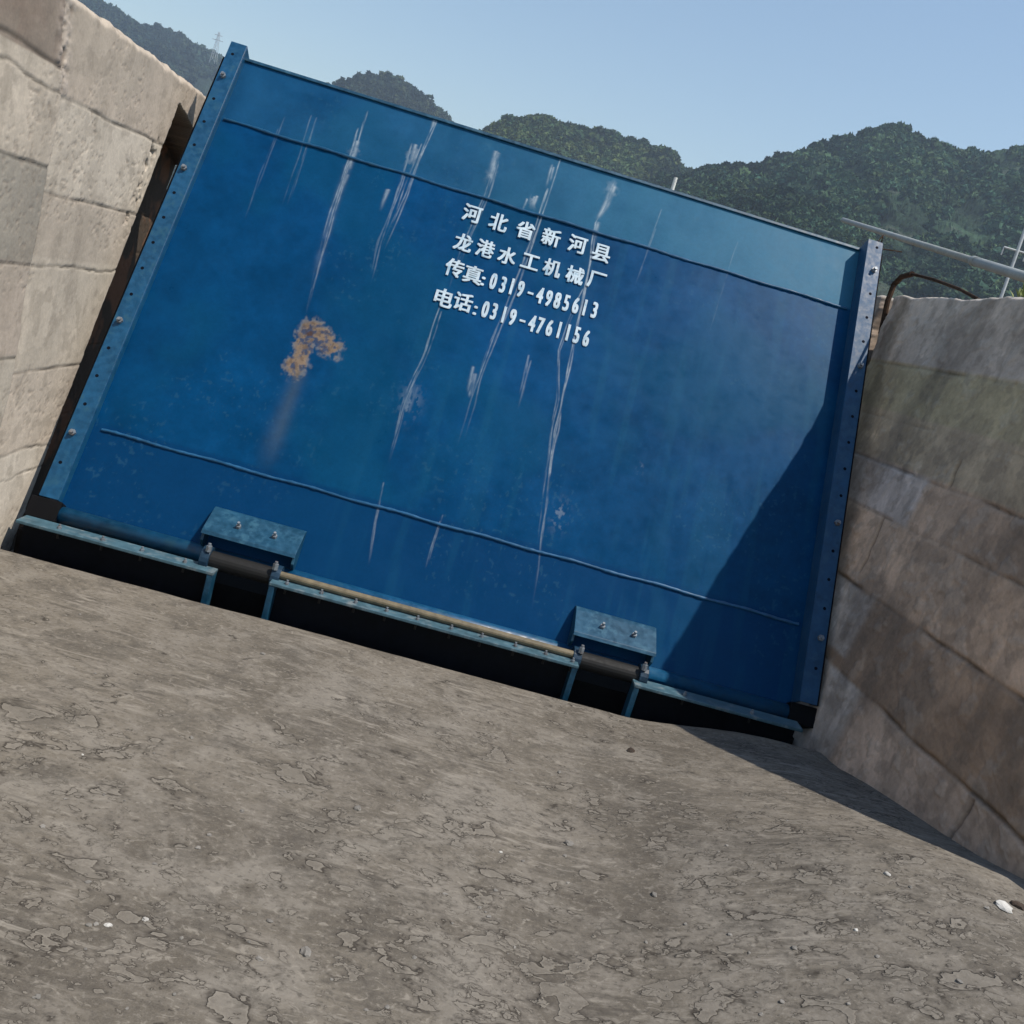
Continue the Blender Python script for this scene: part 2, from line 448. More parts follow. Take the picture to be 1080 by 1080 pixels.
    speck = ss((fbm(Sg*55, Zg*55, 61, 3)-.66)/.05)*ss((fbm(Sg*3, Zg*3, 62, 3)-.47)/.1)*.9
    depth -= .003*speck; col = mixc(col, (.24, .205, .175), speck*.5)
    col = col*(1-.75*J[..., None]); 
    # slot interior: rust tints on brown darkened to deepen the strip's shade
    rc = np.array([.070, .055, .042])+np.array([.10, .035, .012])*ss((fbm(Sg*5, Zg*4, 71, 4)-.55)/.12)[..., None]
    depth = depth-.26*slot
    col = col*(1-slot[..., None])+rc*slot[..., None]
    # chamfered worn top edge
    top = ss((Zg-(WTOP_L-.05)+.035*(fbm(Sg*12, Sg*0, 77, 4)-.5))/.05)
    depth -= .03*top**3
    Zt = Zg+.035*(fbm(Sg*6, Sg*0, 78, 5)-.5)*ss((Zg-2.3)/.19)
    P = PL+DL*Sg[..., None]+NL*depth[..., None]; P[..., 2] = Zt
    alpha = np.ones(Sg.shape+(1,)); col = col*np.array([1.13, 1.075, 1.01])
    def rim(f):
        b = f-NL*.42; dd = (f-PL)@NL
        b = f-NL[None]*(dd+.42)[:, None]; return b
    return grid_mesh('retaining_wall', P, np.concatenate([col, alpha], -1), M_conc, rim=rim, smooth=True)
lw = left_wall(); tag(lw, 'sunlit pale concrete wall left of the blue gate, cast in lifts with open joints', 'wall')

def right_wall():
    u = np.arange(-1.95, 2.05, .0085); zt = np.linspace(0, 1, 330)
    Ug, Tg = np.meshgrid(u, zt, indexing='ij')
    top = np.where(Ug < -.35, WTOP_R+(Ug+.35)*1.32, WTOP_R)  # near end, out of view, raked down to keep the floor sunlit
    Zg = -.36+Tg*(top+.36)
    Sg = Ug
    col = np.zeros(Sg.shape+(3,)); col[:] = (.34, .29, .245)
    big = fbm(Sg*1.6+9, Zg*1.6, 141, 5); med = fbm(Sg*6, Zg*6, 142, 5); fi = fbm(Sg*40, Zg*40, 143, 4)
    def lift(lo, hi, c, a=-9, b=9):
        k = ss((Zg-lo)/.03)*(1-ss((Zg-hi)/.03))*ss((Sg-a)/.08)*(1-ss((Sg-b)/.08))
        for i in range(3): col[..., i] = col[..., i]*(1-k)+c[i]*k
    lift(2.08, 3, (.30, .285, .28))
    lift(1.80, 2.08, (.27, .255, .19))
    lift(1.54, 1.80, (.29, .26, .21))
    lift(1.27, 1.54, (.34, .33, .34), .05)
    lift(1.27, 1.54, (.31, .255, .215), -9, .05)
    lift(.90, 1.27, (.36, .295, .245))
    lift(.48, .90, (.235, .19, .155))
    lift(.55, .88, (.36, .365, .38), .02, .9)
    lift(-.4, .48, (.33, .285, .255))
    lift(-.4, .48, (.36, .365, .38), -.25, .9)
    col *= (.62+.75*big+.6*(med-.5)+.2*(fi-.5))[..., None]*np.array([1.86, 1.56, 1.28])
    stain = ss((fbm(Sg*2.2+4, Zg*2.8, 151, 6)-.50)/.12)
    col = mixc(col, (.17, .13, .10), stain*.42)
    st2 = ss((fbm(Sg*9, Zg*1.6, 152, 5)-.53)/.08); col = mixc(col, (.20, .16, .125), st2*.3)
    st3 = ss((fbm(Sg*17, Zg*17, 153, 5)-.57)/.06); col = mixc(col, (.15, .12, .095), st3*.26)
    st4 = ss((fbm(Sg*12+3, Zg*12, 154, 5)-.60)/.06); col = mixc(col, (.52, .46, .39), st4*.16)
    J = np.zeros_like(Sg)
    for zc, wob, wd, a in ((2.08, .02, .008, .6), (1.54, .02, .007, .8), (1.29, .03, .007, .5), (.91, .03, .009, .8), (.50, .03, .009, .8), (1.78, .03, .006, .3)):
        J = np.maximum(J, joint_mask(zc, Sg, Zg, wob, int(zc*100), wd)*a*np.clip(1.5*vn(Sg*6, Zg*0, 15)+.05, 0, 1))
    for s0, lo, hi in ((-1.19, .1, .47), (-.08, 1.52, 1.66), (.32, .95, 1.27)):
        J = np.maximum(J, .7*np.exp(-((Sg-s0-.06*(fbm(Zg*7, Zg*0, 33, 4)-.5))/.009)**2)*ss((Zg-lo)/.04)*(1-ss((Zg-hi)/.04)))
    J = np.clip(J, 0, 1)
    depth = .016*J+.003*(big-.5)+.005*(med-.5)+.006*(fi-.5)-.004*st4
    col *= (1-.72*J)[..., None]
    # slot beside the gate, ragged and dark; follows the gate's slope
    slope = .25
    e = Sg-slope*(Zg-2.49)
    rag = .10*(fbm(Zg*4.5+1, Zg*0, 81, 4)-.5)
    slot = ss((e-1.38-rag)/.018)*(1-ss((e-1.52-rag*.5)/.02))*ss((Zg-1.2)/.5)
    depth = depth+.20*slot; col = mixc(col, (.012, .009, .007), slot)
    rusty = np.exp(-((e-1.34-rag)/.05)**2)*ss((fbm(Sg*9, Zg*5, 91, 4)-.42)/.15)
    col = mixc(col, (.12, .06, .035), rusty*.6)
    damp = np.exp(-((e-1.22-rag)/.07)**2); col = mixc(col, (.13, .105, .07), damp*.55)
    # whitish mortar top edge, also painted paler for the sun it catches
    tp = ss((Zg-(top-.016)+.02*(fbm(Sg*14, Sg*0, 177, 4)-.5))/.016)
    depth += .02*tp**3
    col = mixc(col, (.55, .50, .44), tp*.9)
    P = PR+DR*Sg[..., None]+NR*(depth+BATTER*(Zg-PR[2]))[..., None]
    P[..., 2] = Zg+.03*(fbm(Sg*7, Sg*0, 178, 5)-.5)*ss((Tg-.9)/.1)
    def rim(f):
        dd = (f-PR)@NR; return f+NR[None]*(.66-dd)[:, None]
    o = grid_mesh('retaining_wall', P[::-1], np.concatenate([col, np.ones(Sg.shape+(1,))], -1)[::-1], M_conc, rim=rim)
    return o
rw = right_wall(); tag(rw, 'shaded brown stained concrete wall right of the blue gate', 'wall')

# pit behind the floor edge
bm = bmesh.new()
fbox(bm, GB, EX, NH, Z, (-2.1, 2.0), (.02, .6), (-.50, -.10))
o = obj('foundation_beam', bm, M_pit); tag(o, 'concrete footing beneath the blue gate, coloured black for shade', 'footing', kind='structure')

# ------------------------------------------------------------------ the gate
gate = empty('flap_gate', tuple(GB), 'big blue steel flap gate with white Chinese lettering leaning between the concrete walls', 'sluice gate')

def skin():
    A = np.arange(-1.935, 1.9351, .0031); Bb = np.arange(.075, 2.9151, .0055)
    a, b = np.meshgrid(A, Bb, indexing='ij')
    wav = fbm(a*1.2+2, b*1.2, 201, 3); mot = fbm(a*5, b*5, 202, 5); fi = fbm(a*26, b*26, 203, 4)
    run = fbm(a*16, b*1.3, 204, 4)
    col = np.zeros(a.shape+(3,)); col[:] = (.0007, .049, .142)
    k = .80+.35*(wav-.3)+.45*(mot-.5)+.25*(fi-.5)
    col *= k[..., None]
    teal = ss((fbm(a*1.7+5, b*1.7, 207, 4)-.46)/.2)
    col = mixc(col, (.0015, .056, .125), teal*.5)
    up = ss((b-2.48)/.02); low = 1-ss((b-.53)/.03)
    col = mixc(col, (.030, .130, .215), up*(.16+.66*ss((a+1.6)/3.2)+.3*(mot-.5)))  # paler upper panel; sun sheen painted in towards the right
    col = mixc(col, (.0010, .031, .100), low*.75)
    col = mixc(col, (.012, .10, .17), np.clip((run-.55)*.9, 0, .12)*ss((a+.9)/.6))
    rough = .36+.05*up+.10*(mot-.5)+.06*(fi-.5)+.06*(run-.5)
    white = np.zeros_like(a)
    def streak(pts, wd, amp, n=1, spread=0., seed=0, brk=.45):
        pts = [gp(*p) for p in pts]
        for q in range(n):
            rs = np.random.RandomState(seed*13+q)
            off = rs.uniform(-1, 1)*spread; l0 = rs.uniform(0, .25) if n > 1 else 0; l1 = rs.uniform(.7, 1) if n > 1 else 1
            bs = np.array([p[1] for p in pts]); as_ = np.array([p[0] for p in pts])
            btop, bbot = bs.max(), bs.min()
            bt = btop-(btop-bbot)*l0; bb = btop-(btop-bbot)*l1
            rows = np.where((Bb < bt) & (Bb > bb))[0]
            if len(rows) == 0: continue
            rb = Bb[rows]; o = np.argsort(bs)
            ctr = np.interp(rb, bs[o], as_[o])+off+  .0028*(vn(rb*14+seed, rb*0, seed+q)-.5)+.012*(vn(rb*5+seed, rb*0, seed+q+3)-.5)
            t = (bt-rb)/(bt-bb+1e-6)
            br = vn(rb*9, rb*0+q, seed+5)*.7+vn(rb*30, rb*0+q, seed+6)*.3
            st = amp*(1-t*.5)*ss((1-t)/.25)*ss(t/.03+.35)*np.clip((br-brk*.55)*2.2+.15, .10, 1)
            lo = max(0, int((ctr.min()-wd*4+1.935)/.0031)); hi = min(len(A), int((ctr.max()+wd*4+1.935)/.0031)+2)
            d = (A[lo:hi, None]-ctr[None])/wd
            white[lo:hi, rows] = np.maximum(white[lo:hi, rows], st[None]*np.exp(-d*d))
    def smear(x, y, ra, rb_, amp, seed=0):
        ca, cb = gp(x, y)
        d = ((a-ca)/ra)**2+((b-cb)/rb_)**2
        m = np.exp(-d)*np.clip((fbm(a*30, b*14, seed+300, 5)-.33)*2.6, 0, 1)*amp*.85
        np.maximum(white, m, out=white)
    # lime runs, each from its seepage point at the top edge or the seam
    TOPB = 2.90
    streak([(388, 106), (372, 160), (350, 225), (330, 300), (318, 345)], .0034, .62, 5, .020, 1)
    streak([(374, 155), (352, 225), (325, 310)], .018, .16, 2, .012, 2, .2)
    streak([(378, 148), (366, 185)], .010, .75, 3, .010, 3, .3); streak([(366, 180), (352, 220)], .010, .4, 3, .012, 31, .4)
    streak([(466, 108), (440, 170), (420, 225), (388, 300)], .0034, .6, 4, .016, 4)
    streak([(437, 150), (424, 195), (402, 255), (385, 320)], .0034, .5, 4, .022, 5)
    streak([(463, 116), (455, 138)], .008, .8, 2, .006, 6, .3); streak([(440, 150), (431, 180)], .010, .65, 3, .014, 7, .35); streak([(412, 198), (402, 226)], .008, .5, 3, .012, 8, .4)
    streak([(530, 146), (512, 205), (488, 262), (462, 330)], .0036, .5, 4, .022, 9)
    streak([(526, 156), (513, 198)], .011, .6, 3, .010, 10, .35)
    streak([(470, 310), (450, 370), (425, 430), (400, 530)], .0030, .5, 3, .012, 11)
    streak([(438, 405), (424, 445)], .007, .3, 4, .022, 12, .4); streak([(502, 385), (494, 425)], .007, .55, 3, .010, 13, .3)
    streak([(592, 162), (572, 220), (545, 300), (518, 365), (500, 420), (482, 480)], .0034, .62, 4, .012, 14)
    streak([(566, 205), (561, 218)], .007, .9, 2, .010, 16, .2); streak([(556, 206), (551, 222)], .005, .7, 2, .006, 17, .3); streak([(585, 172), (577, 200)], .006, .6, 2, .008, 18, .3)
    streak([(652, 186), (640, 215), (628, 235), (624, 270), (612, 330), (598, 400), (582, 480), (570, 580), (558, 660)], .0032, .85, 4, .010, 19, .32)
    streak([(622, 290), (600, 340), (590, 370), (588, 420), (572, 520), (562, 600)], .0030, .6, 2, .004, 20)
    streak([(650, 190), (640, 215), (628, 236)], .010, .8, 4, .012, 22, .3); streak([(632, 232), (624, 262)], .010, .65, 3, .012, 23, .35)
    streak([(412, 480), (395, 550), (383, 620)], .0030, .42, 2, .006, 25); streak([(468, 540), (455, 580), (446, 612)], .0030, .45, 2, .004, 26)
    streak([(560, 370), (545, 440)], .004, .35, 3, .012, 27); streak([(700, 215), (660, 330)], .003, .25, 2, .01, 34); streak([(780, 250), (745, 360)], .003, .2, 2, .01, 35)
    streak([(300, 120), (255, 240)], .003, .2, 2, .01, 36); streak([(340, 100), (300, 220)], .003, .22, 3, .02, 37)
    for k, (xx, yy, w_, am) in enumerate(((374, 158, .025, .5), (434, 165, .03, .45), (518, 185, .025, .45), (645, 200, .028, .55), (590, 545, .04, .3), (432, 425, .05, .25), (498, 405, .02, .4), (563, 212, .02, .6), (675, 495, .015, .4))):
        ca, cb = gp(xx, yy); dd = ((a-ca)/w_)**2+((b-cb)/(w_*1.8))**2
        np.maximum(white, am*np.exp(-dd)*ss((fbm(a*55, b*40, 500+k, 4)-.50)/.10), out=white)
    white = np.clip(white*(.25+1.35*fbm(a*50, b*26, 430, 4)), 0, 1)*.78
    col = mixc(col, (.42, .47, .50), np.clip(white, 0, .95)); rough = rough+.3*white
    # rust patch with a faint run below
    ra, rb_ = gp(333, 366)
    w1 = fbm(a*24, b*24, 401, 5)
    def segd(p, q):
        pa, pb = gp(*p); qa, qb = gp(*q); ux, uy = qa-pa, qb-pb; L2 = ux*ux+uy*uy
        h = np.clip(((a-pa)*ux+(b-pb)*uy)/L2, 0, 1)
        return np.hypot(a-pa-h*ux, b-pb-h*uy)
    d = np.minimum(segd((328, 346), (309, 390))/.050, segd((332, 350), (350, 366))/.056)
    d = d+1.3*(w1-.5)+.5*(fbm(a*9, b*9, 402, 3)-.5)
    rust = ss((1.10-d)/.5)
    bristle = ss((fbm(a*48+b*20, b*48-a*20, 405, 4)-.34)/.3)
    halo = ss((1.5-d)/.5)*(.5)*bristle
    col = mixc(col, (.30, .27, .22), halo*.8)
    rc = np.array([.195, .128, .072])*(.6+.9*fbm(a*40, b*40, 404, 4))[..., None]
    mr = (rust*(.22+.55*bristle))[..., None]
    col = col*(1-mr)+rc*mr
    dk = ss((.30-np.sqrt(((a-gp(327, 352)[0])/.05)**2+((b-gp(327, 352)[1])/.05)**2)-.6*(w1-.5))/.15)
    col = mixc(col, (.07, .035, .022), dk*.8)
    pits = rust*ss((fbm(a*70, b*70, 414, 3)-.58)/.06); col = mixc(col, (.06, .035, .025), pits*.35)
    rough = rough+.4*rust
    p0 = gp(318, 385); p1 = gp(275, 500)
    t = (p0[1]-b)/(p0[1]-p1[1]); ctr = p0[0]+(p1[0]-p0[0])*t
    run2 = np.exp(-((a-ctr)/(.035+.015*t))**2)*ss(t/.08)*(1-ss((t-.55)/.5))
    col = mixc(col, (.09, .11, .115), np.clip(run2*.30*(.5+1.0*run), 0, 1))
    # small dried drip marks
    sp = ss((fbm(a*48, b*48, 411, 3)-.70)/.04)*ss((fbm(a*2.2, b*2.2, 412, 3)-.5)/.15)
    col = mixc(col, (.03, .10, .16), sp*.25)
    hgt = .0045*(wav-.5)*2+.0012*(mot-.5)+.0006*white+.0006*rust
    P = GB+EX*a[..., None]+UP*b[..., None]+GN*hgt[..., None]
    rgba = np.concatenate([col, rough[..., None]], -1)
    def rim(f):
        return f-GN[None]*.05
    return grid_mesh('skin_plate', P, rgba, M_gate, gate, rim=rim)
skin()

def bar(name, a, b, c, m, parent=gate, bevel=.003):
    bm = bmesh.new(); fbox(bm, GB, EX, UP, GN, a, b, c); return obj(name, bm, m, parent, bevel=bevel)
def rod(name, a, b, c, r, m, parent=gate, n=14):
    bm = bmesh.new(); tube(bm, G(a[0], b, c), G(a[1], b, c), r, n); return obj(name, bm, m, parent, smooth=False)
# weld seams: slightly uneven beads
def seam(b0, r, m, a0, a1):
    bm = bmesh.new(); n = 160; prev = None
    for i in range(n+1):
        a = a0+(a1-a0)*i/n; rr = r*(.8+.4*random.random()); bb = b0+.003*math.sin(i*.31)+.0015*(random.random()-.5)
        ring = [bm.verts.new(tuple(G(a, bb+rr*math.cos(t), .004+rr*.9*math.sin(t)))) for t in np.linspace(0, math.pi, 7)]
        if prev:
            for j in range(6): bm.faces.new((prev[j], prev[j+1], ring[j+1], ring[j]))
        prev = ring
    return obj('weld_seam', bm, m, gate, smooth=True)
seam(2.487, .0085, M_blue, -1.91, 1.90); seam(.512, .0085, M_blue_s, -1.88, 1.90)
# stiffening lip along the top edge
bar('top_lip', (-1.93, 1.93), (2.905, 2.925), (-.055, .012), M_blue_l)
# side flanges: web + bolted plate
for sgn in (-1, 1):
    bm = bmesh.new(); w0, w1 = sorted((sgn*1.925, sgn*1.938)); f0, f1 = sorted((sgn*1.925, sgn*2.02))
    CF = .045 if sgn < 0 else .095
    fbox(bm, GB, EX, UP, GN, (w0, w1), (.09, 2.93 if sgn > 0 else 2.97), (-.05, CF))
    fbox(bm, GB, EX, UP, GN, (f0, f1), (.09, 2.93 if sgn > 0 else 2.97), (CF, CF+.012))
    fl = obj('side_flange', bm, M_blue_p if sgn > 0 else M_blue, gate, bevel=.002)
    for k in range(17):
        b0 = 2.885-.163*k; ac = sgn*1.985
        bm = bmesh.new()
        if k in (1, 5, 11, 15):
            tube(bm, G(ac, b0, CF+.012), G(ac, b0, CF+.028), .017, 6)
            tube(bm, G(ac, b0, CF+.028), G(ac, b0, CF+.042), .009, 10)
            obj('bolt', bm, M_zinc, fl)
        else:
            tube(bm, G(ac, b0, CF+.0105), G(ac, b0, CF+.0128), .009, 12)
            obj('bolt_hole', bm, M_hole, fl)
    a0, a1 = sorted((sgn*1.90, sgn*2.05)); bar('rubber_seal_end', (a0, a1), (-.02, .085), (-.04, .06), M_rubber)
    a0, a1 = sorted((sgn*1.99, sgn*2.035)); bar('side_seal', (a0, a1), (.09, 2.86), (CF-.02, CF-.002), M_rubber)
# bottom tube
rod('bottom_tube', (-1.90, 1.90), .03, .012, .045, M_blue, n=24)
for o in bpy.data.objects:
    if o.name.startswith('bottom_tube'):
        for p in o.data.polygons: p.use_smooth = len(p.vertices) == 4
# hinges
for a0, a1 in ((-1.205, -.735), (.700, 1.135)):
    bm = bmesh.new()
    prof = [(.285, 0), (.275, .035), (.255, .05), (.125, .135), (.105, .135), (.118, .11), (.235, .03), (.235, 0)]
    prism(bm, [G(a0, b, c) for b, c in prof], EX*(a1-a0))
    for aa in (a0, a1-.014):                      # cheeks
        prism(bm, [G(aa, b, c) for b, c in ((.236, .002), (.232, .032), (.119, .108), (.08, .10), (.05, .002))], EX*.014)
    hb = obj('hinge_bracket', bm, M_blue_l, gate, bevel=.002)
    nrm = np.cross(EX, G(0, .255, .05)-G(0, .125, .135)); nrm /= np.linalg.norm(nrm)
    if nrm@GN < 0: nrm = -nrm
    for k in (.33, .72):
        c = G(a0+(a1-a0)*k, .19, .0925)
        bm = bmesh.new(); tube(bm, c-nrm*.002, c+nrm*.014, .0135, 6); tube(bm, c+nrm*.014, c+nrm*.034, .007, 10)
        obj('bolt', bm, M_zinc, hb)
    ac = (a0+a1)/2
    O = GB-NH*.085
    bm = bmesh.new(); tube(bm, O+EX*(ac-.19)+Z*.045, O+EX*(ac+.19)+Z*.045, .045, 20)
    obj('hinge_shaft', bm, M_shaft, gate)
    for s in (-1, 1):
        bm = bmesh.new(); q = O+EX*(ac+s*.175)+Z*.045
        tube(bm, q-EX*.022, q+EX*.022, .062, 18)
        kk = obj('hinge_collar', bm, M_bdark, gate, bevel=.003)
        bm = bmesh.new(); q2 = O+EX*(ac+s*.165)+Z*.095-NH*.04
        tube(bm, q2, q2+Z*.03, .014, 6); tube(bm, q2+Z*.03, q2+Z*.042, .008, 8); obj('bolt', bm, M_zinc, kk)

# lettering: every character a thin raised plate of paint, one part per line
TXT = [
 ('河 -.401 2.362|北 -.241 2.357|省 -.079 2.358|新 .077 2.363|河 .236 2.369|县 .384 2.359', .092, .105),
 ('龙 -.401 2.161|港 -.271 2.164|水 -.139 2.161|工 -.003 2.166|机 .128 2.169|械 .266 2.167|厂 .395 2.187', .088, .102),
 ('传 -.407 1.986|真 -.296 1.979|: -.233 1.957|0 -.176 1.976|3 -.118 1.972|1 -.067 1.978|9 -.015 1.978|- .046 1.970|4 .101 1.975|9 .154 1.972|8 .205 1.975|5 .258 1.976|6 .314 1.979|1 .367 1.982|3 .425 1.984', .090, .104),
 ('电 -.415 1.785|话 -.306 1.795|: -.229 1.765|0 -.175 1.790|3 -.125 1.793|1 -.067 1.791|9 -.016 1.791|- .043 1.786|4 .099 1.789|7 .148 1.789|6 .201 1.793|1 .257 1.797|1 .309 1.798|5 .361 1.798|6 .418 1.796', .090, .104)]
def hash_(c, a, b): return int(ord(c)+a*1000+b*7000)
def glyph(ch):
    cu = bpy.data.curves.new('glyph', 'FONT'); cu.body = ch; cu.size = 1; cu.resolution_u = 3
    cu.extrude = .006
    ob = bpy.data.objects.new('glyph', cu); COL.objects.link(ob); bpy.context.view_layer.update()
    me = bpy.data.meshes.new_from_object(ob.evaluated_get(bpy.context.evaluated_depsgraph_get()))
    bpy.data.objects.remove(ob)
    v = np.array([x.co[:] for x in me.vertices]); f = [list(p.vertices) for p in me.polygons]
    bpy.data.meshes.remove(me); return v, f
for line, wc, hc in TXT:
    for it in line.split('|'):
        ch, a, b = it.split(' '); a = float(a); b = float(b)
        digit = ch in '0123456789'
        v, f = glyph(ch)
        lo = v.min(0); hi = v.max(0); ctr = (lo+hi)/2; sz = hi-lo
        rs = random.Random(hash_(ch, a, b))
        if digit: sx = .041/.60; sy = .100/sz[1]; dd = .0040
        elif ch == ':': sx = .018/sz[0]; sy = .055/sz[1]; dd = .002
        elif ch == '-': sx = .030/sz[0]; sy = .012/sz[1]; dd = .002
        else: sx = wc*1.12/max(sz[0], .85); sy = hc*1.06/max(sz[1], .85); dd = .0034
        if ch == '厂': b -= .012
        V = []; Fc = []
        # a stencilled, fat brush: four slightly shifted films of paint lying over each other
        for q, (du, dv_) in enumerate(((-dd, -dd*.6), (dd, -dd*.6), (dd, dd*.6), (-dd, dd*.6), (0, 0))):
            k = len(V)
            for p in v:
                V.append(tuple(G(a+(p[0]-ctr[0])*sx+du, b+(p[1]-ctr[1])*sy+dv_, .0066+p[2]*.1+.00025*q)-GB))
            Fc += [[i+k for i in x] for x in f]
        groups = [Fc]
        if ch == ':':
            mid = np.mean([np.dot(p, UP) for p in V])
            hi_ = [np.dot(p, UP) > mid for p in V]
            groups = [[f_ for f_ in Fc if hi_[f_[0]]], [f_ for f_ in Fc if not hi_[f_[0]]]]
        for fs in groups:
            used = sorted({i for f_ in fs for i in f_}); new = {i: k_ for k_, i in enumerate(used)}
            me = bpy.data.meshes.new('character'); me.from_pydata([V[i] for i in used], [], [[new[i] for i in f_] for f_ in fs]); me.materials.append(M_white)
            o = bpy.data.objects.new('character', me); COL.objects.link(o); o.parent = gate

# ------------------------------------------------------------------ sill beams in front of the gate's foot
def sill(a0, a1, zt, label, ends, bar_=False, bolts=()):
    O = GB.copy(); O[2] = 0
    root = empty('sill_beam', tuple(O+EX*(a0+a1)/2-NH*.15+Z*(-.34)), label, 'steel sill', 'steel sill beams at the foot of the gate')
    bm = bmesh.new(); fbox(bm, O, EX, NH, Z, (a0, a1), (-.20, -.095), (zt-.016, zt)); obj('top_plate', bm, M_teal, root, bevel=.003)
    bm = bmesh.new(); fbox(bm, O, EX, NH, Z, (a0+.005, a1-.005), (-.12, -.10), (-.36, zt-.017)); obj('web', bm, M_dark, root)
    for e in ends:
        x0, x1 = (a0+.002, a0+.03) if e == 0 else (a1-.03, a1-.002)
        bm = bmesh.new(); fbox(bm, O, EX, NH, Z, (x0, x1), (-.198, -.122), (-.36, zt-.017)); obj('end_plate', bm, M_blue_l, root, bevel=.002)
    for k in bolts:
        x = a0+(a1-a0)*k; q = O+EX*x-NH*.165+Z*zt
        bm = bmesh.new(); tube(bm, q, q+Z*.011, .0105, 6); tube(bm, q+Z*.011, q+Z*.022, .0055, 8)
        bo = obj('bolt', bm, M_zinc, root)
        bm = bmesh.new(); tube(bm, q-Z*.05, q-Z*.018, .006, 8); obj('bolt_end', bm, M_shaft, root)
    if bar_:
        bm = bmesh.new(); q = O-NH*.112+Z*(zt+.020); tube(bm, q+EX*(a0+.03), q+EX*(a1-.03), .0185, 14)
        obj('seal_bar', bm, M_bar, root, smooth=False)
    return root
sill(-2.02, -1.07, .181, 'left steel sill beam at the foot of the gate, worn pale blue top plate by the sunlit wall', (1,), bolts=(.2, .42, .62, .84))
sill(-.804, .751, .210, 'long middle steel sill beam carrying a yellowed seal bar between the two hinges', (0, 1), True, (.05, .16, .27, .37, .47, .58, .68, .79, .89, .98))
sill(1.043, 1.93, .195, 'right steel sill beam at the foot of the gate, mostly in shade beside the brown wall', (0,), bolts=(.3, .7))
# short strut under the left beam's free end
bm = bmesh.new(); O = GB.copy(); O[2] = 0
# ------------------------------------------------------------------ things above the walls
def azel(az, el, d):
    a = math.radians(az); return np.array([d*math.sin(a), d*math.cos(a), HC+d*math.tan(math.radians(el))])
p_far = azel(13.14, 9.87, 14.4); p_near = azel(22.89, 9.20, 8.28)
dv = p_near-p_far; dv /= np.linalg.norm(dv)
p_base = p_near+dv*1.0; col_at = azel(20.6, 9.37, 9.27)
pip = empty('boom_pipe', tuple(p_base), 'grey steel pipe slanting out over the top of the right wall', 'pipe')
k = (col_at-p_far)@dv
bm = bmesh.new(); tube(bm, p_far, p_far+dv*k, .032, 16); obj('thin_pipe', bm, M_pipe, pip, smooth=False)
bm = bmesh.new(); tube(bm, p_far+dv*(k-.05), p_base, .040, 16); tube(bm, p_far+dv*(k-.06), p_far+dv*(k+.03), .0435, 16); obj('sleeve', bm, M_pipe, pip)
bm = bmesh.new(); q = p_base-dv*.12
fbox(bm, q, NR, DR, Z, (-.09, .09), (-.09, .09), (-1.3, -.05)); obj('foot', bm, M_rust, pip)
for o in (pip.children):
    for p in o.data.polygons: p.use_smooth = len(p.vertices) == 4 and o.name.startswith(('thin', 'sleeve'))

mb = azel(22.45, 8.0, 12.); mb[2] = 1.7; mt = azel(22.10, 13.0, 12.4)
mast = empty('antenna_mast', tuple(mb), 'thin grey mast with a small crossarm standing behind the right wall', 'mast')
bm = bmesh.new(); tube(bm, mb, mt, .018, 10); obj('pole', bm, M_mast, mast)
bm = bmesh.new(); q = mb+(mt-mb)*((azel(22.1, 10.45, 12.2)[2]-mb[2])/(mt[2]-mb[2])); tube(bm, q-R0*.16, q+R0*.16, .011, 8); tube(bm, q-R0*.16, q-R0*.16-Z*.09, .008, 8); tube(bm, q+R0*.10, q+R0*.10-Z*.09, .008, 8); obj('crossarm', bm, M_mast, mast)

sp = azel(3.68, 0, 24.); sp[2] = -.36; stp = azel(3.55, 9.75, 24.3)
bm = bmesh.new(); tube(bm, sp, stp, .045, 10)
o = obj('marker_post', bm, simple('white_post_paint', (.7, .7, .66), .6)); tag(o, 'small white post tip showing above the top edge of the gate', 'post')

# bent rusty strap on the wall's top
def wt(s, z, off=.0): 
    q = PR+DR*s+NR*(BATTER*(z-PR[2])+off); q[2] = z; return q
bm = bmesh.new()
nW = NR-BATTER*Z
hp = lambda x, y, o=0.: hit(x, y, PR+NR*o, nW)
poly_tube(bm, [hp(929, 352, .03), hp(936, 318), hp(943, 300), hp(951, 292), hp(962, 289)], .017, 8)
poly_tube(bm, [hp(962, 289), hp(985, 295, .01), hp(1012, 305, .03), hp(1034, 317, .05)], .009, 8)
o = obj('bent_rod', bm, M_rust); tag(o, 'bent rusty iron rod hooked over the top of the right wall', 'iron rod')
# wire stub at the gate's upper right corner
bm = bmesh.new(); poly_tube(bm, [G(1.99, 2.935, .10), G(2.02, 3.0, .09), G(2.03, 2.93, .05), G(2.18, 2.97, .03)], .004, 6)
o = obj('wire_stub', bm, M_rust, gate)
# weed
wd = empty('weed', tuple(wt(.22, 2.49, .16)), 'small yellow green weed growing on top of the right wall', 'plant')
bm = bmesh.new(); rs = random.Random(3)
c0 = wt(.22, 2.49, .16)
for i in range(130):
    a = rs.uniform(0, 6.28); l = rs.uniform(.03, .11); h = rs.uniform(.02, .12); d = np.array([math.cos(a)*.9, math.sin(a)*1.2, 0]); sd_ = np.array([-d[1], d[0], 0])*.012
    p = c0+d*rs.uniform(0, .09); t = p+d*l*.6+Z*h; mid = p+d*l*.35+Z*h*.7
    v = [bm.verts.new(tuple(x)) for x in (p, mid+sd_, t, mid-sd_)]; bm.faces.new(v)
obj('foliage', bm, M_leaf, wd)

